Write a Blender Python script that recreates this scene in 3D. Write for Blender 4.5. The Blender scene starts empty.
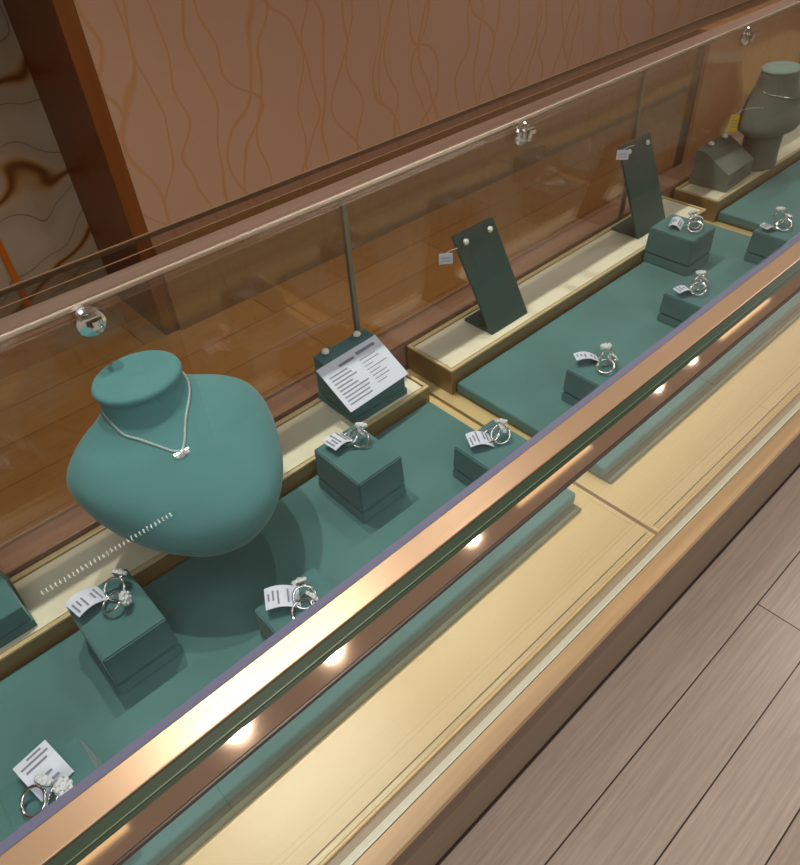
import bpy, bmesh, math, random
from mathutils import Vector, Matrix
from mathutils.bvhtree import BVHTree
random.seed(7)
S = bpy.context.scene
COL = S.collection
H = 1.5                                   # eye height; z(drop) measures down from the eye
def zd(d): return H - d

# ------------------------------------------------------------------ camera
cam = bpy.data.cameras.new('camera'); co = bpy.data.objects.new('camera', cam); COL.objects.link(co)
_r = Vector((0.73458096, -0.67603718, -0.05800433))
_d = Vector((-0.48727771, -0.46611649, -0.73844144))
_f = Vector((0.47217715, 0.57070924, -0.67181814))
M3 = Matrix((_r, -_d, -_f)).transposed()
co.matrix_world = Matrix.Translation((0, 0, H)) @ M3.to_4x4()
cam.sensor_fit = 'HORIZONTAL'; cam.sensor_width = 36; cam.lens = 693.55/800*36
cam.clip_start = 0.02
S.camera = co

# ------------------------------------------------------------------ world, light, exposure
W = bpy.data.worlds.new('world'); S.world = W; W.use_nodes = True
W.node_tree.nodes['Background'].inputs[0].default_value = (1.0, 0.90, 0.78, 1)
W.node_tree.nodes['Background'].inputs[1].default_value = 0.24
S.view_settings.view_transform = 'Standard'; S.view_settings.look = 'None'
S.view_settings.gamma = 1; S.view_settings.exposure = -0.12
CEIL = 2.8
def area(name, loc, size, power, color, sy=None, rot=(0, 0, 0)):
    l = bpy.data.lights.new(name, 'AREA'); l.energy = power; l.color = color
    if sy: l.shape = 'RECTANGLE'; l.size = size; l.size_y = sy
    else: l.shape = 'DISK'; l.size = size
    o = bpy.data.objects.new(name, l); o.location = loc; o.rotation_euler = rot; COL.objects.link(o)
    return o
# broad cool-white lights over the hall; unseen fills added to brighten the back wall
area('hall_light', (-0.6, -1.9, CEIL-.03), 2.2, 48, (.96, .97, 1.0), 1.0)
area('hall_light', (3.2, -1.9, CEIL-.03), 2.2, 42, (.98, .97, .98), 1.0)
area('wall_fill', (4.2, .3, CEIL-.03), 2.4, 42, (1.0, .96, .92), .5)
area('wall_fill', (-.4, .1, CEIL-.03), 1.2, 5, (.95, .98, 1.0), .4)

# ------------------------------------------------------------------ materials
def mat(name, col, rough=.5, metal=0, spec=.5, coat=0, emit=None, es=0):
    m = bpy.data.materials.new(name); m.use_nodes = True
    b = m.node_tree.nodes['Principled BSDF']
    b.inputs['Base Color'].default_value = (*col, 1); b.inputs['Roughness'].default_value = rough
    b.inputs['Metallic'].default_value = metal; b.inputs['Specular IOR Level'].default_value = spec
    b.inputs['Coat Weight'].default_value = coat
    if emit: b.inputs['Emission Color'].default_value = (*emit, 1); b.inputs['Emission Strength'].default_value = es
    return m
def nodes(m): return m.node_tree.nodes, m.node_tree.links, m.node_tree.nodes['Principled BSDF']
def ramp(N, stops, interp='LINEAR'):
    r = N.new('ShaderNodeValToRGB'); e = r.color_ramp; e.interpolation = interp
    while len(e.elements) < len(stops): e.elements.new(.5)
    for el, (p, c) in zip(e.elements, stops): el.position = p; el.color = (*c, 1)
    return r
def coords(N, L, scale=(1, 1, 1), rot=(0, 0, 0), loc=(0, 0, 0)):
    t = N.new('ShaderNodeTexCoord'); mp = N.new('ShaderNodeMapping')
    mp.inputs['Scale'].default_value = scale; mp.inputs['Rotation'].default_value = rot; mp.inputs['Location'].default_value = loc
    L.new(t.outputs['Object'], mp.inputs[0]); return mp
def srgb(r, g, b):
    return tuple(((c/255)/12.92 if c/255 <= .04045 else ((c/255+.055)/1.055)**2.4) for c in (r, g, b))
def fabric(name, c, rough=.85):
    m = mat(name, c, rough, spec=.25); N, L, b = nodes(m)
    mp = coords(N, L, (1, 1, 1)); n = N.new('ShaderNodeTexNoise'); n.inputs['Scale'].default_value = 900; n.inputs['Detail'].default_value = 3
    L.new(mp.outputs[0], n.inputs[0])
    n2 = N.new('ShaderNodeTexNoise'); n2.inputs['Scale'].default_value = 9; L.new(mp.outputs[0], n2.inputs[0])
    r = ramp(N, [(.3, tuple(x*.90 for x in c)), (.7, tuple(min(1, x*1.08) for x in c))]); L.new(n2.outputs[0], r.inputs[0])
    L.new(r.outputs[0], b.inputs['Base Color'])
    bp = N.new('ShaderNodeBump'); bp.inputs['Strength'].default_value = .12; bp.inputs['Distance'].default_value = .0006
    L.new(n.outputs[0], bp.inputs['Height']); L.new(bp.outputs[0], b.inputs['Normal'])
    b.inputs['Sheen Weight'].default_value = .25; b.inputs['Sheen Roughness'].default_value = .4
    return m
def planks(name, c1, c2, groove, rough, row=.14, width=1.3, offy=0.0, offx=.11):
    m = mat(name, c1, rough); N, L, b = nodes(m)
    mp = coords(N, L, (1, 1, 1), loc=(offx, offy, 0))
    br = N.new('ShaderNodeTexBrick'); br.inputs['Scale'].default_value = 1
    br.inputs['Brick Width'].default_value = width; br.inputs['Row Height'].default_value = row
    br.inputs['Mortar Size'].default_value = .0016; br.inputs['Mortar Smooth'].default_value = .1; br.offset = .37
    br.inputs['Color1'].default_value = (*c1, 1); br.inputs['Color2'].default_value = (*c2, 1); br.inputs['Mortar'].default_value = (*groove, 1)
    L.new(mp.outputs[0], br.inputs[0])
    mg = coords(N, L, (1.6, 42, 1)); g = N.new('ShaderNodeTexNoise'); g.inputs['Scale'].default_value = 3; g.inputs['Detail'].default_value = 6; g.inputs['Roughness'].default_value = .65
    L.new(mg.outputs[0], g.inputs[0])
    rg = ramp(N, [(.3, (.72, .70, .68)), (.7, (1.12, 1.10, 1.08))]); L.new(g.outputs[0], rg.inputs[0])
    mx = N.new('ShaderNodeMix'); mx.data_type = 'RGBA'; mx.blend_type = 'MULTIPLY'; mx.inputs[0].default_value = .85
    L.new(br.outputs[0], mx.inputs[6]); L.new(rg.outputs[0], mx.inputs[7]); L.new(mx.outputs[2], b.inputs['Base Color'])
    bp = N.new('ShaderNodeBump'); bp.inputs['Strength'].default_value = .25; bp.inputs['Distance'].default_value = .001; bp.invert = True
    L.new(br.outputs['Fac'], bp.inputs['Height']); L.new(bp.outputs[0], b.inputs['Normal'])
    return m
def wood(name, c, rough=.4, axis=0, var=.25):
    m = mat(name, c, rough); N, L, b = nodes(m)
    sc = [30, 30, 30]; sc[axis] = 1.5
    mp = coords(N, L, tuple(sc)); n = N.new('ShaderNodeTexNoise'); n.inputs['Scale'].default_value = 1.5; n.inputs['Detail'].default_value = 5
    L.new(mp.outputs[0], n.inputs[0])
    r = ramp(N, [(.3, tuple(x*(1-var) for x in c)), (.7, tuple(min(1, x*(1+var)) for x in c))]); L.new(n.outputs[0], r.inputs[0])
    L.new(r.outputs[0], b.inputs['Base Color']); return m
def glassmat(name, tint, ior=1.5, rough=0.0, dens=1.0):
    m = bpy.data.materials.new(name); m.use_nodes = True; N = m.node_tree.nodes; L = m.node_tree.links; N.clear()
    o = N.new('ShaderNodeOutputMaterial'); t = N.new('ShaderNodeBsdfTransparent'); t.inputs[0].default_value = (*tint, 1)
    g = N.new('ShaderNodeBsdfGlossy'); g.inputs['Roughness'].default_value = rough; g.inputs[0].default_value = (1, 1, 1, 1)
    fr = N.new('ShaderNodeFresnel'); mx = N.new('ShaderNodeMixShader')
    ge = N.new('ShaderNodeNewGeometry'); mr = N.new('ShaderNodeMapRange'); mr.inputs[3].default_value = ior; mr.inputs[4].default_value = 1/ior   # same reflectance on both faces of a pane
    L.new(ge.outputs['Backfacing'], mr.inputs[0]); L.new(mr.outputs[0], fr.inputs[0])
    L.new(fr.outputs[0], mx.inputs[0]); L.new(t.outputs[0], mx.inputs[1]); L.new(g.outputs[0], mx.inputs[2]); L.new(mx.outputs[0], o.inputs[0])
    return m

TEAL = fabric('teal_suede', srgb(82, 126, 130))
TEALBUST = fabric('teal_bust_suede', srgb(93, 148, 153))
GREYGREEN = fabric('grey_green_suede', srgb(118, 126, 116))
DARKTEAL = fabric('dark_teal_suede', srgb(60, 92, 88), .6)
PAD = fabric('pad_suede', srgb(88, 132, 134))
PADBASE = fabric('pad_base_shaded', srgb(112, 118, 98))  # shade along the pads' front edge put into this grey-green
CREAM = mat('cream_board', srgb(224, 198, 148), .32)
CREAMIN = mat('cream_inlay', srgb(244, 238, 216), .28)
CREAMEDGE = mat('cream_gloss_edge', srgb(216, 194, 150), .2, spec=.7)
def brushed(name, c, rough, scale=(2, 400, 400)):
    m = mat(name, c, rough, metal=1); N, L, b = nodes(m)
    mp = coords(N, L, scale); n = N.new('ShaderNodeTexNoise'); n.inputs['Scale'].default_value = 1; n.inputs['Detail'].default_value = 2
    L.new(mp.outputs[0], n.inputs[0]); mr = N.new('ShaderNodeMapRange'); mr.inputs[3].default_value = rough*.8; mr.inputs[4].default_value = rough*1.25
    L.new(n.outputs[0], mr.inputs[0]); L.new(mr.outputs[0], b.inputs['Roughness']); return m
BRASS = brushed('brushed_brass', srgb(180, 150, 122), .30); BRASS.node_tree.nodes['Principled BSDF'].inputs['Metallic'].default_value = .4
BRONZE = brushed('polished_bronze', srgb(146, 122, 104), .04); BRONZE.node_tree.nodes['Principled BSDF'].inputs['Metallic'].default_value = .45
LAV = mat('anodised_bevel', srgb(134, 138, 170), .3, metal=.3)
GREENEDGE = mat('green_glass_edge', srgb(52, 68, 52), .4, spec=.25)
GREENLINE = mat('pale_green_glass_line', srgb(88, 108, 84), .4, spec=.3)
BRNLINE = mat('brown_edge', srgb(112, 88, 66), .3)
DARKLINE = mat('dark_seal', srgb(58, 46, 40), .4)
MAUVE = brushed('mauve_aluminium', srgb(196, 172, 158), .38)
MAUVEWOOD = wood('mauve_wood_sill', srgb(168, 134, 122), .3)
BRIGHTLINE = mat('bright_edge', srgb(240, 225, 205), .25, metal=.5)
WHITESTRIP = mat('white_channel', srgb(214, 214, 200), .3)
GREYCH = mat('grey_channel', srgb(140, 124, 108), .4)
LEDGEWOOD = wood('honey_wood', srgb(192, 158, 118), .32)
LEDGEFACE = wood('shaded_ledge_face', srgb(88, 66, 42), .35)  # ledge wood made darker: the shade on its front face is in the colour
BODY = wood('taupe_laminate', srgb(140, 124, 104), .5, var=.06)
PLINTH = mat('dark_plinth', srgb(60, 42, 34), .5)
TRAYSIDE = mat('tray_side', srgb(140, 116, 76), .22, spec=.7)
CHROME = mat('chrome', (.85, .90, .93), .08, metal=1)
SILVER = mat('silver', (.92, .93, .97), .12, metal=1)
CHAIN = mat('fine_chain', (.40, .50, .53), .6, metal=.5)
STONE = mat('brilliant_stone', (.88, .93, 1.0), .03, spec=1.0, coat=1.0)
PEARL = mat('white_stone', (.93, .93, .90), .2, spec=.8, coat=.6)
PAPER = mat('white_paper', srgb(226, 234, 255), .6)
INK = mat('grey_ink', srgb(140, 142, 165), .7)
STRING = mat('white_string', srgb(225, 222, 215), .8)
YELLOW = mat('yellow_paper', srgb(235, 200, 40), .6)
GLASS = glassmat('clear_glass', (.965, .985, .975), 1.5)
GLASSF = glassmat('coated_front_glass', (.975, .985, .975), 1.22)
GLASSR = glassmat('rear_glass', (.90, .88, .83), 1.5)
GLASSD = glassmat('smoked_glass_strip', (.80, .76, .72), 1.5)
JOINT = mat('glass_joint', srgb(120, 124, 112), .25)
SLIT = mat('dark_slit', srgb(34, 52, 52), .8)
CEILM = mat('ceiling_paint', srgb(205, 190, 168), .8)
HALLM = mat('hall_paint', srgb(170, 138, 108), .8)
BASEB = wood('olive_brown_skirting', srgb(128, 98, 56), .3, var=.08)
COLW = wood('dark_mahogany', srgb(112, 64, 26), .35, axis=2, var=.15)
CABW = wood('reflection_panel_bright', srgb(214, 164, 118), .35, axis=2, var=.06)  # bright tone of the reflection, put into the added panel's colour
CABD = wood('unlit_panel_side', srgb(80, 56, 38), .4, axis=2, var=.08)  # dark tone of the unlit side, put into the added panel's colour
FLOORF = planks('taupe_planks', srgb(222, 206, 190), srgb(204, 186, 168), srgb(70, 56, 48), .34, width=1.9, offy=-.042, offx=-.0425)
FLOORB = planks('warm_lit_planks', srgb(176, 128, 76), srgb(162, 115, 66), srgb(84, 52, 26), .16, row=.2, offy=.03)  # same floor as in front; warm light behind the counter put into the colour

def wallpaper():
    m = mat('wallpaper_branching_lines', srgb(184, 148, 122), .75); N, L, b = nodes(m)
    tc = N.new('ShaderNodeTexCoord'); sep = N.new('ShaderNodeSeparateXYZ'); L.new(tc.outputs['Object'], sep.inputs[0])
    def mth(op, *ins):
        n = N.new('ShaderNodeMath'); n.operation = op
        for i, v in enumerate(ins):
            if isinstance(v, (int, float)): n.inputs[i].default_value = v
            else: L.new(v, n.inputs[i])
        return n.outputs[0]
    best = None
    for f, amp, sc, seed in ((4.6, 1.9, (1.2, 1, 1.5), 0), (4.1, 2.1, (1.0, 1, 1.8), 7.3), (3.2, 2.4, (1.3, 1, 1.3), 15.1)):
        mp = N.new('ShaderNodeMapping'); mp.inputs['Scale'].default_value = sc; mp.inputs['Location'].default_value = (seed, seed*.7, seed*.3)
        L.new(tc.outputs['Object'], mp.inputs[0]); nz = N.new('ShaderNodeTexNoise'); nz.inputs['Scale'].default_value = 1.6; nz.inputs['Detail'].default_value = 1.2
        L.new(mp.outputs[0], nz.inputs[0])
        v = mth('FRACT', mth('ADD', mth('MULTIPLY', sep.outputs[0], f), mth('MULTIPLY', nz.outputs[0], amp)))
        d = mth('ABSOLUTE', mth('SUBTRACT', v, .5))
        best = d if best is None else mth('MINIMUM', best, d)
    r = ramp(N, [(0.0, srgb(164, 120, 78)), (.014, srgb(165, 124, 86)), (.034, srgb(168, 134, 110))]); L.new(best, r.inputs[0])
    L.new(r.outputs[0], b.inputs['Base Color']); return m
WALLP = wallpaper()
def marble():
    m = mat('swirled_marble', srgb(120, 105, 88), .25); N, L, b = nodes(m)
    mp = coords(N, L, (1, 1, 1.0), rot=(0, .5, 0)); w = N.new('ShaderNodeTexWave'); w.bands_direction = 'Z'
    w.inputs['Scale'].default_value = .9; w.inputs['Distortion'].default_value = 9; w.inputs['Detail'].default_value = 2.5; w.inputs['Detail Scale'].default_value = 1.6; w.inputs['Detail Roughness'].default_value = .55
    L.new(mp.outputs[0], w.inputs[0])
    base = srgb(158, 148, 132)
    r = ramp(N, [(0, base), (.46, srgb(150, 138, 120)), (.50, srgb(112, 90, 68)), (.53, srgb(150, 138, 120)), (.95, srgb(156, 140, 118)), (.985, srgb(150, 116, 76)), (1.0, srgb(96, 62, 30))])
    L.new(w.outputs[1], r.inputs[0]); L.new(r.outputs[0], b.inputs['Base Color']); return m
MARBLE = marble()

# ------------------------------------------------------------------ helpers
def link(name, bm, m, parent=None, smooth=False, loc=(0, 0, 0), rz=0):
    me = bpy.data.meshes.new(name)
    bmesh.ops.recalc_face_normals(bm, faces=bm.faces[:]); bm.to_mesh(me); bm.free()
    for mm in (m if isinstance(m, (list, tuple)) else [m]): me.materials.append(mm)
    if smooth:
        for p in me.polygons: p.use_smooth = True
    o = bpy.data.objects.new(name, me); COL.objects.link(o); o.location = loc; o.rotation_euler = (0, 0, rz)
    if parent: o.parent = parent
    return o
def tag(o, label=None, cat=None, group=None, kind=None):
    if label: o['label'] = label
    if cat: o['category'] = cat
    if group: o['group'] = group
    if kind: o['kind'] = kind
    return o
def empty(name, loc, rz=0):
    o = bpy.data.objects.new(name, None); o.empty_display_size = .02; COL.objects.link(o)
    o.location = loc; o.rotation_euler = (0, 0, rz); return o
def box(bm, x0, x1, y0, y1, z0, z1, bev=0, seg=2):
    vs = [bm.verts.new(p) for p in ((x0,y0,z0),(x1,y0,z0),(x1,y1,z0),(x0,y1,z0),(x0,y0,z1),(x1,y0,z1),(x1,y1,z1),(x0,y1,z1))]
    fs = [bm.faces.new([vs[i] for i in q]) for q in ((0,3,2,1),(4,5,6,7),(0,1,5,4),(1,2,6,5),(2,3,7,6),(3,0,4,7))]
    if bev:
        es = {e for f in fs for e in f.edges}
        bmesh.ops.bevel(bm, geom=list(es), offset=bev, segments=seg, affect='EDGES', profile=.6)
    return bm
def nb(*a, **k): return box(bmesh.new(), *a, **k)
def prism_x(bm, prof, x0, x1, bev=0):          # closed (y,z) profile extruded along X
    a = [bm.verts.new((x0, y, z)) for y, z in prof]; b = [bm.verts.new((x1, y, z)) for y, z in prof]
    n = len(prof); fs = [bm.faces.new(a[::-1]), bm.faces.new(b)]
    for i in range(n): fs.append(bm.faces.new((a[i], a[(i+1) % n], b[(i+1) % n], b[i])))
    if bev:
        es = {e for f in fs for e in f.edges}
        bmesh.ops.bevel(bm, geom=list(es), offset=bev, segments=2, affect='EDGES', profile=.6)
    return bm
def tube(bm, pts, r, n=8, closed=False):
    pts = [Vector(p) for p in pts]; rings = []; m = len(pts)
    for i, p in enumerate(pts):
        if closed: t = pts[(i+1) % m] - pts[i-1]
        else: t = pts[min(i+1, m-1)] - pts[max(i-1, 0)]
        t.normalize(); a = Vector((0, 0, 1)) if abs(t.z) < .9 else Vector((1, 0, 0))
        u = t.cross(a).normalized(); v = t.cross(u); rr = r[i] if isinstance(r, (list, tuple)) else r
        rings.append([bm.verts.new(p + (u*math.cos(k*2*math.pi/n) + v*math.sin(k*2*math.pi/n))*rr) for k in range(n)])
    for i in range(m if closed else m-1):
        A, B = rings[i], rings[(i+1) % m]
        for k in range(n): bm.faces.new((A[k], A[(k+1) % n], B[(k+1) % n], B[k]))
    if not closed: bm.faces.new(rings[0][::-1]); bm.faces.new(rings[-1])
    return bm
def loft(bm, rings, cap=True):
    R = [[bm.verts.new(p) for p in r] for r in rings]; n = len(R[0])
    for A, B in zip(R, R[1:]):
        for k in range(n): bm.faces.new((A[k], A[(k+1) % n], B[(k+1) % n], B[k]))
    if cap: bm.faces.new(R[0][::-1]); bm.faces.new(R[-1])
    return bm
def struct(name, bm, m): return tag(link(name, bm, m), kind='structure')

# ------------------------------------------------------------------ room
XW0, XW1, YW = -3.2, 9.5, 2.36
struct('floor_front', nb(XW0, XW1, -3.4, .60, -.05, 0), FLOORF)
struct('floor_back', nb(XW0, XW1, .60, 2.95, -.05, 0), FLOORB)
struct('ceiling', nb(XW0, XW1, -3.4, 2.95, CEIL, CEIL+.05), CEILM)
struct('wall_back', nb(.86, XW1, YW, YW+.5, 0, CEIL), WALLP)
struct('wall_left_back', nb(XW0, .82, 2.82, 2.95, 0, CEIL), MARBLE)
struct('trim_1', nb(.80, .859, YW-.002, 2.82, 0, CEIL, bev=.003), COLW)
struct('trim_2', nb(.452, .475, 2.805, 2.82, .0, 1.3), mat('gold_inlay', srgb(200, 120, 40), .3, metal=.6))
struct('baseboard_back', nb(.86, XW1, YW-.015, YW, 0, .36, bev=.002), BASEB)
struct('wall_left', nb(XW0-.05, XW0, -3.4, 2.95, 0, CEIL), HALLM)
struct('wall_right', nb(XW1, XW1+.05, -3.4, 2.95, 0, CEIL), HALLM)
struct('wall_front', nb(XW0, XW1, -3.45, -3.4, 0, CEIL), HALLM)

# ------------------------------------------------------------------ ceiling lights (reflected in the polished rail and the glass top)
lit = mat('lamp_lens', (1, 1, 1), .5, emit=(1, .95, .85), es=60)
litp = mat('warm_panel', (1, 1, 1), .5, emit=(1, .80, .45), es=5)
ring_m = mat('lamp_trim', (.8, .8, .78), .3)
def disc(bm, c, r, z0, z1, n=24):
    return loft(bm, [[(c[0]+r*math.cos(k*2*math.pi/n), c[1]+r*math.sin(k*2*math.pi/n), z) for k in range(n)] for z in (z0, z1)])
for i, (x, w) in enumerate([(.195, 'above the big teal bust'), (.566, 'second from the left'), (1.242, 'in the middle of the row'), (2.495, 'fourth from the left'), (2.79, 'at the right of the row')]):
    e = empty('ceiling_spotlight', (x, 1.13, CEIL))
    tag(e, 'small round ceiling spotlight over the counter, ' + w, 'spotlight', 'spotlights over the counter')
    bm = bmesh.new(); n = 32
    loft(bm, [[(r*math.cos(k*2*math.pi/n), r*math.sin(k*2*math.pi/n), z) for k in range(n)] for r, z in ((.06, 0), (.06, -.012), (.035, -.012), (.035, 0))], cap=False)
    link('lamp_ring', bm, ring_m, e)
    link('lamp_lens', disc(bmesh.new(), (0, 0), .026, -.006, -.002), lit, e)
    l = bpy.data.lights.new('spot_beam', 'SPOT'); l.energy = (62, 50, 34, 26, 22)[i]; l.color = (1, .91, .78); l.spot_size = math.radians(95); l.spot_blend = .8; l.shadow_soft_size = .025
    lo = bpy.data.objects.new('spot_beam', l); COL.objects.link(lo); lo.parent = e; lo.location = (0, 0, -.03)
for i, (x0, x1, w) in enumerate([(-.60, -.18, 'leftmost'), (1.49, 1.96, 'middle'), (3.03, 3.53, 'rightmost')]):
    e = empty('ceiling_panel_light', ((x0+x1)/2, 1.13, CEIL)); hw = (x1-x0)/2
    tag(e, w + ' long warm ceiling panel light in the row over the counter', 'ceiling light', 'warm panel lights over the counter')
    link('light_frame', nb(-hw-.02, hw+.02, -.045, .045, -.010, 0, bev=.002), ring_m, e)
    link('diffuser', nb(-hw, hw, -.03, .03, -.014, -.010), litp, e)
strip = empty('led_strip_light', (.216, 2.074, CEIL)); tag(strip, 'slim ceiling strip light of tiny bright diodes behind the counter', 'strip light')
link('strip_channel', nb(-.29, .29, -.02, .02, -.01, 0, bev=.002), mat('strip_body', (.12, .09, .07), .5), strip)
bm = bmesh.new()
for k in range(32):
    x = -.265 + (.53*k/31); box(bm, x-.0022, x+.0022, -.0055, .0055, -.013, -.010)
tag(link('diode_row', bm, mat('diode', (1, 1, 1), .5, emit=(1, .93, .82), es=9), strip), kind='stuff')

# ------------------------------------------------------------------ panel added in place of the bright reflection behind the counter
cab = empty('reflection_panel', (2.64, 1.3, 0)); tag(cab, 'low pale panel added for the bright reflection behind the counter at right', 'stand-in panel')
ct = zd(.655)
link('reflection_panel_core', nb(.0, 2.6, .016, .046, .0, ct-.02, bev=.002), CABD, cab)
link('reflection_panel_face', nb(.002, 1.29, 0, .014, .03, ct-.022, bev=.0015), CABW, cab)
link('reflection_panel_face', nb(1.296, 2.598, 0, .014, .03, ct-.022, bev=.0015), CABW, cab)
link('reflection_panel_cap', nb(-.004, 2.604, -.004, .050, ct-.02, ct, bev=.003), CABW, cab)

# ------------------------------------------------------------------ the glass display counter
X0, X1 = -1.5, 4.6
case = empty('display_counter', (0, 0, 0)); tag(case, 'long glass jewellery display counter with brass front rail and wooden ledge', 'display counter')
def cpart(name, bm, m, **k): return link(name, bm, m, case, **k)
ZT = zd(.39)
cpart('base_cabinet', nb(X0, X1, .3225, .79, .0, zd(.757)), BODY)
cpart('plinth_strip', nb(X0, X1, .3185, .3225, .0, .012), PLINTH)
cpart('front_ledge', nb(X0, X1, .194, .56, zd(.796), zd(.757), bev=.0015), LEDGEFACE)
cpart('ledge_cap', nb(X0, X1, .1932, .2153, zd(.7568), zd(.744), bev=.001), LEDGEWOOD)
cpart('bottom_glass_channel', nb(X0, X1, .2156, .2235, zd(.757), zd(.7425)), WHITESTRIP)
cpart('channel_grey_strip', nb(X0, X1, .2237, .2335, zd(.757), zd(.744)), GREYCH)  # grey strip along the inner side of the glass channel
cpart('front_glass', nb(X0, X1, .2165, .2225, zd(.7423), zd(.396)), GLASSF)
cpart('top_glass', nb(X0, X1, .2505, .742, zd(.397), zd(.391)), GLASS)
# front rail, inside to outside
cpart('rail_bevel', prism_x(bmesh.new(), [(.2422, zd(.390)), (.2502, zd(.3925)), (.2502, zd(.3965)), (.2422, zd(.3965))], X0, X1), LAV)
cpart('brass_rail', nb(X0, X1, .2225, .2420, zd(.3955), zd(.3895), bev=.0008), BRASS)
cpart('green_glass_edge', prism_x(bmesh.new(), [(.2105, zd(.3925)), (.2223, zd(.391)), (.2223, zd(.3955)), (.2105, zd(.3955))], X0, X1), GREENEDGE)
cpart('pale_edge_line', nb(X0, X1, .2145, .2155, zd(.3925), zd(.3912)), GREENLINE)
cpart('bronze_rail', nb(X0, X1, .1975, .2103, zd(.3955), zd(.390)), BRONZE)
cpart('rail_seal', nb(X0, X1, .1960, .1973, zd(.394), zd(.3905)), DARKLINE)
# rear glass
for k, (a, b) in enumerate([(X0, -.19), (-.186, .543), (.551, 1.276), (1.284, 2.009), (2.017, 2.742), (2.75, X1)]):
    cpart('rear_glass', nb(a, b, .7435, .7495, zd(.688), zd(.3967)), GLASSR)
for x in (-.188, .547, 1.280, 2.013, 2.746):
    cpart('glass_joint', nb(x-.0035, x+.0035, .7430, .7500, zd(.688), zd(.4)), JOINT)
cpart('rear_rail', nb(X0, X1, .7445, .780, zd(.3965), zd(.389), bev=.001), MAUVE)
cpart('rear_rail_bright_edge', nb(X0, X1, .7428, .7444, zd(.3905), zd(.3885)), BRIGHTLINE)
cpart('rear_glass_shelf', nb(X0, X1, .7805, .846, zd(.398), zd(.392)), GLASSD)
cpart('rear_shelf_edge', nb(X0, X1, .8465, .8500, zd(.398), zd(.391)), BRNLINE)
cpart('rear_shelf_line', nb(X0, X1, .806, .8085, zd(.3918), zd(.3912)), BRNLINE)
cpart('rear_sill', nb(X0, X1, .7505, .805, zd(.757), zd(.689), bev=.002), MAUVEWOOD)
# chrome glass clamps
def clamp(x):
    n = 28; y = .7432; z = zd(.4125)
    bm = bmesh.new()
    loft(bm, [[(x+r*math.cos(k*2*math.pi/n), y+dy, z+r*math.sin(k*2*math.pi/n)) for k in range(n)] for r, dy in ((.0185, 0), (.0185, -.005), (.0165, -.0075), (.011, -.0085))])
    c = cpart('glass_clamp', bm, CHROME, smooth=False)
    link('clamp_arm', nb(x-.005, x+.005, .722, .7345, z-.004, z+.006, bev=.0015), CHROME, c)
    bm = disc(bmesh.new(), (x, .722), .009, z+.006, z+.012); link('clamp_pad', bm, CHROME, c)
    bm = bmesh.new(); bmesh.ops.create_uvsphere(bm, u_segments=16, v_segments=10, radius=.0055, matrix=Matrix.Translation((x+.004, .729, z-.006))); link('clamp_screw', bm, CHROME, c, smooth=True)
for x in (-.57, .173, .920, 1.651, 2.39): clamp(x)

# ------------------------------------------------------------------ deck panels, pads and risers in the counter
where = ['below the big teal bust', 'below the two slanted stands', 'below the grey-green bust', 'at the far right end']
spans = [(-.215, .619), (.625, 1.459), (1.465, 2.299), (2.305, 3.14)]
for i, (a, b) in enumerate(spans):
    e = empty('deck_panel', (a, 0, zd(.74))); tag(e, 'cream glossy floor panel of the counter, ' + where[i], 'panel', 'cream floor panels in the counter')
    w = b-a
    link('board', nb(0, w, .2335, .741, -.0165, 0, bev=.0008), CREAM, e)
    link('front_bead', nb(.006, w-.006, .2365, .2425, 0, .0012, bev=.0004), CREAMEDGE, e)
    link('groove_line', nb(.006, w-.006, .2433, .2443, 0, .0003), DARKLINE, e)
    if i < 3:
        p = empty('suede_pad', (a+.025, 0, zd(.74))); w2 = b-a-.055
        tag(p, 'flat teal suede display pad, ' + where[i], 'display pad', 'teal pads in the counter')
        link('pad_base', nb(.004, w2-.004, .328, .628, .0004, .005, bev=.001), PADBASE, p)
        link('pad_cushion', nb(.001, w2-.001, .341, .631, .0052, .0245, bev=.004, seg=3), PAD, p)
        r = empty('cream_riser', (a+.018, 0, zd(.74))); w3 = b-a-.045
        tag(r, 'raised cream tray with glossy rim along the rear glass, ' + where[i], 'display tray', 'cream trays along the rear glass')
        link('tray_body', nb(0, w3, .6335, .741, .0004, .0465, bev=.001), TRAYSIDE, r)
        bm = bmesh.new()
        for q in ((0, w3, .6335, .6395), (0, w3, .733, .741), (0, .006, .6397, .7328), (w3-.006, w3, .6397, .7328)): box(bm, *q, .0467, .0502, bev=.0007)
        link('tray_rim', bm, CREAMEDGE, r)
        link('tray_inlay', nb(.0085, w3-.0085, .6420, .7305, .0467, .0487, bev=.0005), CREAMIN, r)
ZP = zd(.7155)      # top of the pads
ZR = zd(.6912)      # top of the tray inlays

# ------------------------------------------------------------------ busts
def ell(cx, cy, z, rx, ry, n=64, tilt=0, p=2.0):
    out = []
    for k in range(n):
        a = k*2*math.pi/n; c, s = math.cos(a), math.sin(a)
        x = rx*math.copysign(abs(c)**(2/p), c); y = ry*math.copysign(abs(s)**(2/p), s)
        out.append((cx+x, cy+y, z+tilt*y))
    return out
def interp(rows, n):
    out = []
    for i in range(len(rows)-1):
        p0, p1, p2, p3 = rows[max(i-1, 0)], rows[i], rows[i+1], rows[min(i+2, len(rows)-1)]
        for k in range(n):
            t = k/n
            out.append(tuple(.5*(2*b+(c-a)*t+(2*a-5*b+4*c-d)*t*t+(3*b-a-3*c+d)*t**3) for a, b, c, d in zip(p0, p1, p2, p3)))
    out.append(rows[-1]); return out
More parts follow.
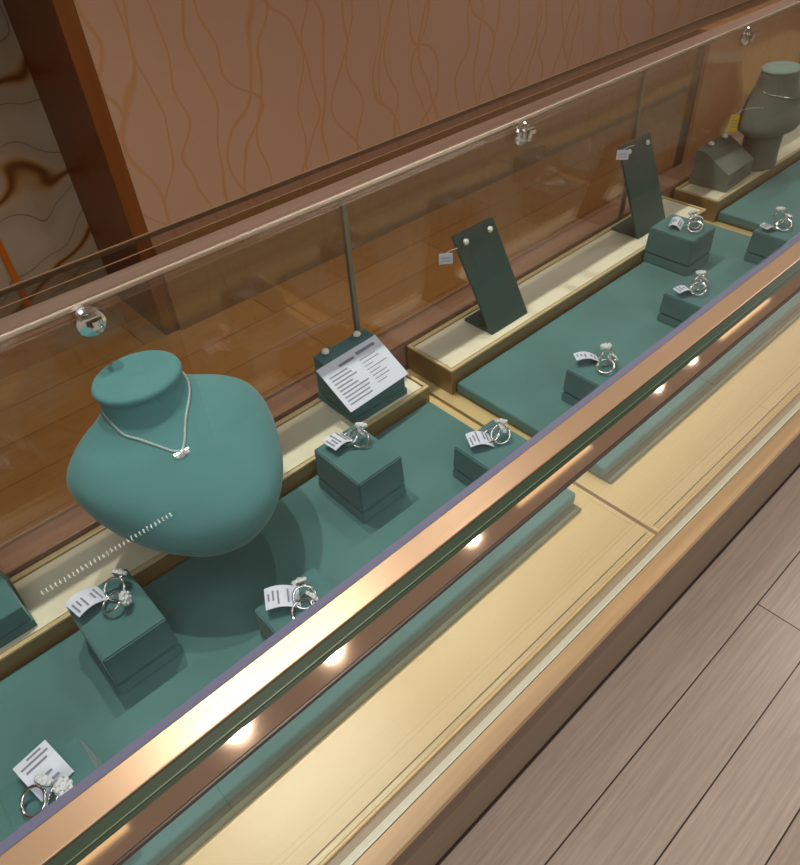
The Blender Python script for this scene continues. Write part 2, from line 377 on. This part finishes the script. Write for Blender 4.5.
# rows: z above base, x offset, centre y, rx, front depth, back depth
rows = [(0, 0, 0, .046, .028, .030), (.012, 0, 0, .064, .070, .038), (.032, 0, 0, .078, .112, .044), (.060, 0, 0, .092, .144, .048), (.090, 0, 0, .113, .160, .052), (.118, 0, 0, .123, .152, .056), (.146, 0, 0, .123, .121, .058), (.168, -.001, .001, .104, .082, .056), (.184, -.002, .004, .074, .054, .048), (.199, -.004, .008, .053, .042, .040), (.219, -.005, .012, .047, .038, .038)]
def egg(ox, cy, z, rx, rf, rb, n=64, tilt=0):
    out = []
    for k in range(n):
        a = k*2*math.pi/n; c, q = math.cos(a), math.sin(a); y = (rb if q > 0 else rf)*q
        out.append((ox+rx*c, cy+y, z+tilt*y))
    return out
B1 = (.188, .668, ZR)
bust = empty('necklace_bust', B1); tag(bust, 'large rounded teal suede necklace bust with flat oval neck top', 'jewellery bust')
bm = bmesh.new(); rr = interp(rows, 5)
loft(bm, [egg(ox, cy, z, rx, rf, rb) for z, ox, cy, rx, rf, rb in rr])
tree = BVHTree.FromBMesh(bm)
link('bust_body', bm, TEALBUST, bust, smooth=True)
bm = bmesh.new()
loft(bm, [ell(-.005, .012, .2195+dz, .049*q, .041*q, tilt=.06) for dz, q in ((0, .97), (.002, 1.03), (.006, 1.05), (.009, 1.03), (.0105, .96), (.011, .7), (.011, .2))])
link('neck_cap', bm, TEALBUST, bust, smooth=True)
# necklace lying on the bust
nk = empty('pendant_necklace', B1); tag(nk, 'fine silver chain necklace with small pendant on the large teal bust', 'necklace')
path = []
NP = [(-192, .206), (-170, .199), (-150, .191), (-132, .186), (-114, .179), (-99, .172), (-92, .1745), (-82, .181), (-68, .188), (-46, .195), (-20, .201), (10, .206)]
for a, z in interp(NP, 8):
    ph = math.radians(a); d = Vector((math.cos(ph), math.sin(ph), 0)); o = Vector((-.003, .004, z)) + d*.3
    hit = tree.ray_cast(o, -d)
    if hit[0]: path.append(hit[0] + hit[1]*.0012 if hit[1].dot(d) > 0 else hit[0]-hit[1]*.0012)
bm = bmesh.new(); tube(bm, path, [.0016 + .0008*(i % 2) for i in range(len(path))], 6)
link('chain', bm, CHAIN, nk, smooth=True)
hp = min(path, key=lambda v: v.z)
pe = link('pendant', nb(-.010, .010, -.003, .001, -.010, .002, bev=.0015), SILVER, nk); pe.location = (hp.x, hp.y-.001, hp.z)
def cluster(bm, c, R, n, r):
    for k in range(n):
        a = k*2.4; q = R*math.sqrt(k/n); bmesh.ops.create_icosphere(bm, subdivisions=1, radius=r, matrix=Matrix.Translation((c[0]+q*math.cos(a), c[1], c[2]+q*math.sin(a))))
bm = bmesh.new(); cluster(bm, (hp.x, hp.y-.0045, hp.z-.004), .008, 12, .0026); link('stones', bm, STONE, nk)

# grey-green slim bust further right
rows2 = [(0, 0, .054, .042), (.040, 0, .050, .039), (.076, 0, .054, .042), (.086, -.003, .082, .054), (.098, -.004, .099, .060), (.116, -.004, .097, .059), (.146, 0, .078, .051), (.180, .003, .055, .041), (.206, .003, .047, .037)]
B2 = (1.728, .674, ZR)
b2 = empty('necklace_bust', B2); tag(b2, 'smaller grey-green tapered necklace bust with pale round top at far right', 'jewellery bust')
rr = interp(rows2, 5); bm = bmesh.new(); loft(bm, [ell(0, cy, z, rx, ry) for z, cy, rx, ry in rr])
tree2 = BVHTree.FromBMesh(bm); link('bust_body', bm, GREYGREEN, b2, smooth=True)
bm = bmesh.new(); loft(bm, [ell(0, .003, .2065+dz, .048*s, .038*s) for dz, s in ((0, .97), (.002, 1.03), (.004, 1.03), (.006, .96), (.0065, .5), (.0065, .15))])
link('neck_cap', bm, fabric('pale_teal_cap', srgb(150, 176, 168)), b2, smooth=True)
nk2 = empty('cord_necklace', B2); tag(nk2, 'thin cord necklace around the grey-green bust at far right', 'necklace')
path = []
for a, z in interp([(-200, .178), (-150, .168), (-110, .160), (-80, .156), (-40, .160), (20, .176)], 8):
    ph = math.radians(a); d = Vector((math.cos(ph), math.sin(ph), 0)); hit = tree2.ray_cast(Vector((0, .003, z)) + d*.3, -d)
    if hit[0]: path.append(hit[0] + d*.0012)
link('cord', tube(bmesh.new(), path, .0012, 6), SILVER, nk2, smooth=True)
bm = bmesh.new(); box(bm, -.009, .009, -.001, .001, -.034, 0, bev=.0005)
yt = link('price_tag', bm, YELLOW, None, loc=(1.583, .688, zd(.545)), rz=-1.15); tag(yt, 'small yellow price tag hanging beside the grey-green bust', 'price tag')
yl = bmesh.new(); tube(yl, [(0, 0, 0), (.012, 0, .012), (.030, -.004, .018), (.050, -.006, .020)], .0006, 5); link('tag_string', yl, STRING, yt)
bm = bmesh.new()
for k in range(3): box(bm, -.006, .006, -.0014, -.001, -.012-k*.007, -.010-k*.007)
link('tag_printing', bm, INK, yt)

# ------------------------------------------------------------------ square ring blocks
def block(x0, y0, w, dpt, h, label, flare=.002, rz=0):
    cx, cy = x0+w/2, y0+dpt/2
    e = empty('ring_block', (cx, cy, ZP), rz); tag(e, label, 'display block', 'teal ring blocks on the pads')
    def slab(z0, z1, f0, f1, ins=0):
        bm = bmesh.new(); pts = []
        vs = []
        for z, f in ((z0, f0), (z1, f1)):
            for sx, sy in ((-1, -1), (1, -1), (1, 1), (-1, 1)): vs.append(bm.verts.new((sx*(w/2+f-ins), sy*(dpt/2+f-ins), z)))
        fs = [bm.faces.new([vs[i] for i in q]) for q in ((3,2,1,0),(4,5,6,7),(0,1,5,4),(1,2,6,5),(2,3,7,6),(3,0,4,7))]
        bmesh.ops.bevel(bm, geom=list({e for f in fs for e in f.edges}), offset=.0016, segments=2, affect='EDGES')
        return bm
    hs = h*.27
    link('block_foot', slab(.0004, hs, flare, flare*.7), TEAL, e)
    link('seam_gap', slab(hs+.0002, hs+.0016, flare*.7, flare*.7, .0025), SLIT, e)
    link('block_top', slab(hs+.0018, h, flare*.7, 0), TEAL, e)
    return e
def price_tag(loc, rz, w, l, label, tilt=.25, group='white price tags on the ring blocks'):
    e = empty('price_tag', loc, rz); tag(e, label, 'price tag', group)
    bm = bmesh.new(); n = 7; top = []; bot = []
    for i in range(n+1):
        t = i/n; y = -l/2 + l*t; z = .001 + l*tilt*t + .006*math.sin(math.pi*t)
        top.append([(-w/2, y, z+.0008), (w/2, y, z+.0008)]); bot.append([(-w/2, y, z), (w/2, y, z)])
    V = [[bm.verts.new(p) for p in (*a, *b[::-1])] for a, b in zip(top, bot)]
    for A, B in zip(V, V[1:]):
        for k in range(4): bm.faces.new((A[k], A[(k+1) % 4], B[(k+1) % 4], B[k]))
    bm.faces.new(V[0][::-1]); bm.faces.new(V[-1]); link('tag_card', bm, PAPER, e)
    bm = bmesh.new(); R = random.Random(int(abs(loc[0])*1e4))
    for i in range(1, n):
        a = R.uniform(-.42, -.1); b = R.uniform(.1, .44)
        y = -l/2+l*(i+.2)/n; t = (i+.2)/n; z = .0021 + l*tilt*t + .006*math.sin(math.pi*t)
        if i == n//2: continue
        box(bm, a*w, b*w, y-.0011, y+.0011, z, z+.0003)
    link('tag_printing', bm, INK, e)
    bm = bmesh.new(); tube(bm, [(0, -l/2, .002), (.004, -l/2-.006, .004), (.008, -l/2-.012, .003)], .0005, 5); link('tag_string', bm, STRING, e)
    return e
def ring(loc, rz, label, R=.0125, lay=0.0):
    e = empty('ring', loc, rz); tag(e, label, 'ring', 'silver rings on the ring blocks')
    M = Matrix.Rotation(lay, 4, 'Y')
    def P(x, y, z): return M @ Vector((x, y, z))
    off = R*math.cos(lay) + .0018 + .006*max(0, lay-.9)
    bm = bmesh.new(); n = 28
    tube(bm, [P(0, R*math.cos(a), R*math.sin(a)) + Vector((0, 0, off)) for a in (k*2*math.pi/n for k in range(n))], .0017, 8, closed=True)
    link('band', bm, SILVER, e, smooth=True)
    bm = bmesh.new(); c = P(0, 0, R+.003) + Vector((0, 0, off))
    n = 10
    loft(bm, [[tuple(c + Matrix.Rotation(lay, 3, 'Y') @ Vector((r*math.cos(k*2*math.pi/n), r*math.sin(k*2*math.pi/n), z))) for k in range(n)] for r, z in ((.002, -.003), (.008, 0), (.0088, .0015))])
    s = link('setting', bm, SILVER, e)
    bm = bmesh.new()
    for k in range(9):
        a = k*2*math.pi/8; q = 0 if k == 8 else .0062
        p = c + Matrix.Rotation(lay, 3, 'Y') @ Vector((q*math.cos(a), q*math.sin(a), .003))
        bmesh.ops.create_icosphere(bm, subdivisions=1, radius=.0046 if k == 8 else .0030, matrix=Matrix.Translation(p))
    link('stones', bm, STONE, s)
    return e
D2 = math.radians
B = [  # x0, y0, w, d, h, place, tag(dx,dy,rz,w,l), ring(dx,dy,rz,lay)
 (-.003, .513, .074, .098, .068, 'in front of the big teal bust', [(.021, .078, 100, .026, .036)], [(.050, .070, 30, 1.0), (.040, .055, -40, 1.2)]),
 (-.134, .372, .078, .090, .062, 'at the lower left corner', [(.042, .074, 10, .030, .040)], [(.025, .052, 20, 1.1), (.042, .044, -40, .8)]),
 (.150, .377, .085, .086, .055, 'nearest the big bust along the brass rail', [(.030, .070, 60, .026, .036)], [(.048, .052, 70, .9), (.036, .040, 10, 1.2)]),
 (.347, .510, .075, .096, .073, 'in front of the printed card', [(.030, .077, 95, .024, .034)], [(.050, .056, 30, .6), (.044, .070, -30, 1.1)]),
 (.494, .396, .080, .088, .058, 'at the right end of the left pad', [(.028, .066, 60, .024, .032)], [(.052, .050, 40, .7), (.044, .060, -30, 1.0)]),
 (.734, .390, .080, .088, .060, 'below the left slanted stand', [(.036, .078, 55, .016, .036)], [(.050, .052, 80, .3), (.036, .044, 0, 1.2)]),
 (1.028, .405, .080, .088, .055, 'by the rail before the rearmost block', [(.020, .062, 70, .016, .034)], [(.048, .050, 60, .3), (.036, .046, 10, 1.1)]),
 (1.326, .398, .080, .088, .062, 'at the right end of the middle pad', [(.020, .070, 70, .018, .024)], [(.050, .066, 60, .2), (.040, .050, 10, 1.0)]),
 (1.195, .538, .082, .093, .072, 'beside the right slanted stand', [(.036, .058, 20, .034, .022)], [(.050, .030, 70, .6), (.040, .022, 10, 1.1)]),
]
for x0, y0, w, dd, h, pl, tg, rg in B:
    block(x0, y0, w, dd, h, 'square teal ring block ' + pl)
    for dx, dy, rz, tw, tl in tg:
        price_tag((x0+dx, y0+dy, ZP+h+.0006), D2(rz), tw*1.12, tl*1.05, 'white price tag on the ring block ' + pl)
    for k, (dx, dy, rz, lay) in enumerate(rg):
        ring((x0+dx, y0+dy, ZP+h+.0006), D2(rz), ('upper silver ring' if k == 0 else 'lower silver ring') + ' on the ring block ' + pl, lay=lay)

# ------------------------------------------------------------------ slanted earring stands
def stud(loc, label, rot=(0, 0, 0), r=.0055, group='stud earrings in the counter'):
    e = empty('stud_earring', loc); e.rotation_euler = rot; tag(e, label, 'earring', group)
    bm = bmesh.new(); n = 12
    loft(bm, [[(q*math.cos(k*2*math.pi/n), q*math.sin(k*2*math.pi/n), z) for k in range(n)] for q, z in ((r*.5, .0003), (r, .002), (r, .0035))]); link('setting', bm, SILVER, e)
    bm = bmesh.new(); bmesh.ops.create_icosphere(bm, subdivisions=2, radius=r*.82, matrix=Matrix.Translation((0, 0, .0045)) @ Matrix.Diagonal((1, 1, .7, 1))); link('stone', bm, PEARL, e)
    return e
def stand(x, w, which, ysh=0, h=.174, side=.031):
    e = empty('earring_stand', (x, .655+ysh, ZR)); tag(e, which + ' dark teal slanted earring stand with an L-shaped foot', 'earring stand', 'slanted earring stands')
    link('foot', nb(0, w, .004, .066, .0004, .006, bev=.0015), DARKTEAL, e)
    lean = math.atan2(.062, h)
    bm = prism_x(bmesh.new(), [(0, .0004), (.0055, .0004), (.068, h), (.0625, h)], 0, w, bev=.0012)
    for v in bm.verts: v.co.x -= side*v.co.z/h
    link('upright_plate', bm, DARKTEAL, e)
    for k, sx in enumerate((.20, .80)):
        zz = h-.014; yy = .0625*(zz/h)
        stud((x+w*sx-side*zz/h, .655+ysh+yy, ZR+zz), ('left' if k == 0 else 'right') + ' small stud earring at the top of the ' + which + ' slanted stand', (math.pi/2-lean, 0, 0), .0060)
    return e
stand(.765, .096, 'left')
stand(1.222, .104, 'right', .010, .178, .020)
def hang_tag(loc, rz, label):
    bm = nb(-.011, .011, -.0005, .0005, -.018, .0)
    o = link('price_tag', bm, PAPER, None, loc=loc, rz=rz); tag(o, label, 'price tag')
    bm = bmesh.new(); tube(bm, [(0, 0, 0), (.007, -.002, .006), (.018, -.004, .010)], .0006, 5); link('tag_string', bm, STRING, o)
    bm = bmesh.new()
    for k in range(2): box(bm, -.007, .007, -.0009, -.0006, -.008-k*.005, -.007-k*.005)
    link('tag_printing', bm, INK, o)
hang_tag((.702, .702, zd(.527)), -.7, 'tiny pale tag hanging from the left earring on the left slanted stand')
hang_tag((1.180, .706, zd(.507)), -.85, 'tiny white tag hanging from the left earring on the right slanted stand')

# ------------------------------------------------------------------ wedge blocks with earrings and card
def wedge(x, y, w, dpt, hf, hb, label, m, rz=0):
    e = empty('earring_wedge', (x, y, ZR), rz); tag(e, label, 'display block', 'sloped earring blocks on the trays')
    s = .012
    bm = prism_x(bmesh.new(), [(-.002, .0004), (dpt+.002, .0004), (dpt+.002, s), (-.002, s)], -.002, w+.002, bev=.0012); link('wedge_foot', bm, m, e)
    bm = prism_x(bmesh.new(), [(0, s+.0002), (dpt, s+.0002), (dpt, hb), (dpt-.02, hb), (0, hf)], 0, w, bev=.0015); link('wedge_top', bm, m, e)
    bm = nb(w*.3, w*.7, -.0003, .0014, hf-.006, hf-.004); link('front_slot', bm, SLIT, e)
    return e
wedge(.452, .648, .102, .090, .042, .082, 'sloped teal earring block under the printed card', TEAL)
for k, x in enumerate((.470, .532)):
    stud((x, .729, ZR+.0825), ('left' if k == 0 else 'right') + ' white stud earring above the printed card', (0, 0, 0), .0075)
wedge(-.130, .650, .090, .088, .038, .075, 'sloped teal block cut by the left edge of the photo', TEAL)
wedge(1.535, .648, .125, .085, .038, .076, 'sloped grey-green earring block on the far tray before the grey bust', GREYGREEN, .05)
for k, x in enumerate((1.572, 1.632)):
    stud((x, .722, ZR+.0765), ('left' if k == 0 else 'right') + ' white stud earring on the sloped grey-green block', (0, 0, 0), .0085)
# printed card lying on the first wedge
card = empty('information_card', (.4960, .6700, ZR+.0615), .08); tag(card, 'white card with rows of small print lying on the sloped teal block', 'card')
sl = math.atan2(.040, .068)
card.rotation_euler = (math.atan2(.040, .070)+.02, 0, .05)
link('card_sheet', nb(-.062, .058, -.038, .043, 0, .0012, bev=.0004), PAPER, card)
bm = bmesh.new(); R = random.Random(3)
for k in range(9):
    y = .020-k*.0062; box(bm, -.054, -.054+R.uniform(.030, .052), y, y+.0022, .0013, .0016)
    if k < 8: box(bm, .006, .006+R.uniform(.015, .046), y, y+.0014, .0013, .0016)
box(bm, -.028, .002, .028, .0325, .0013, .0016); box(bm, .008, .046, .030, .035, .0013, .0016)
link('card_printing', bm, INK, card)
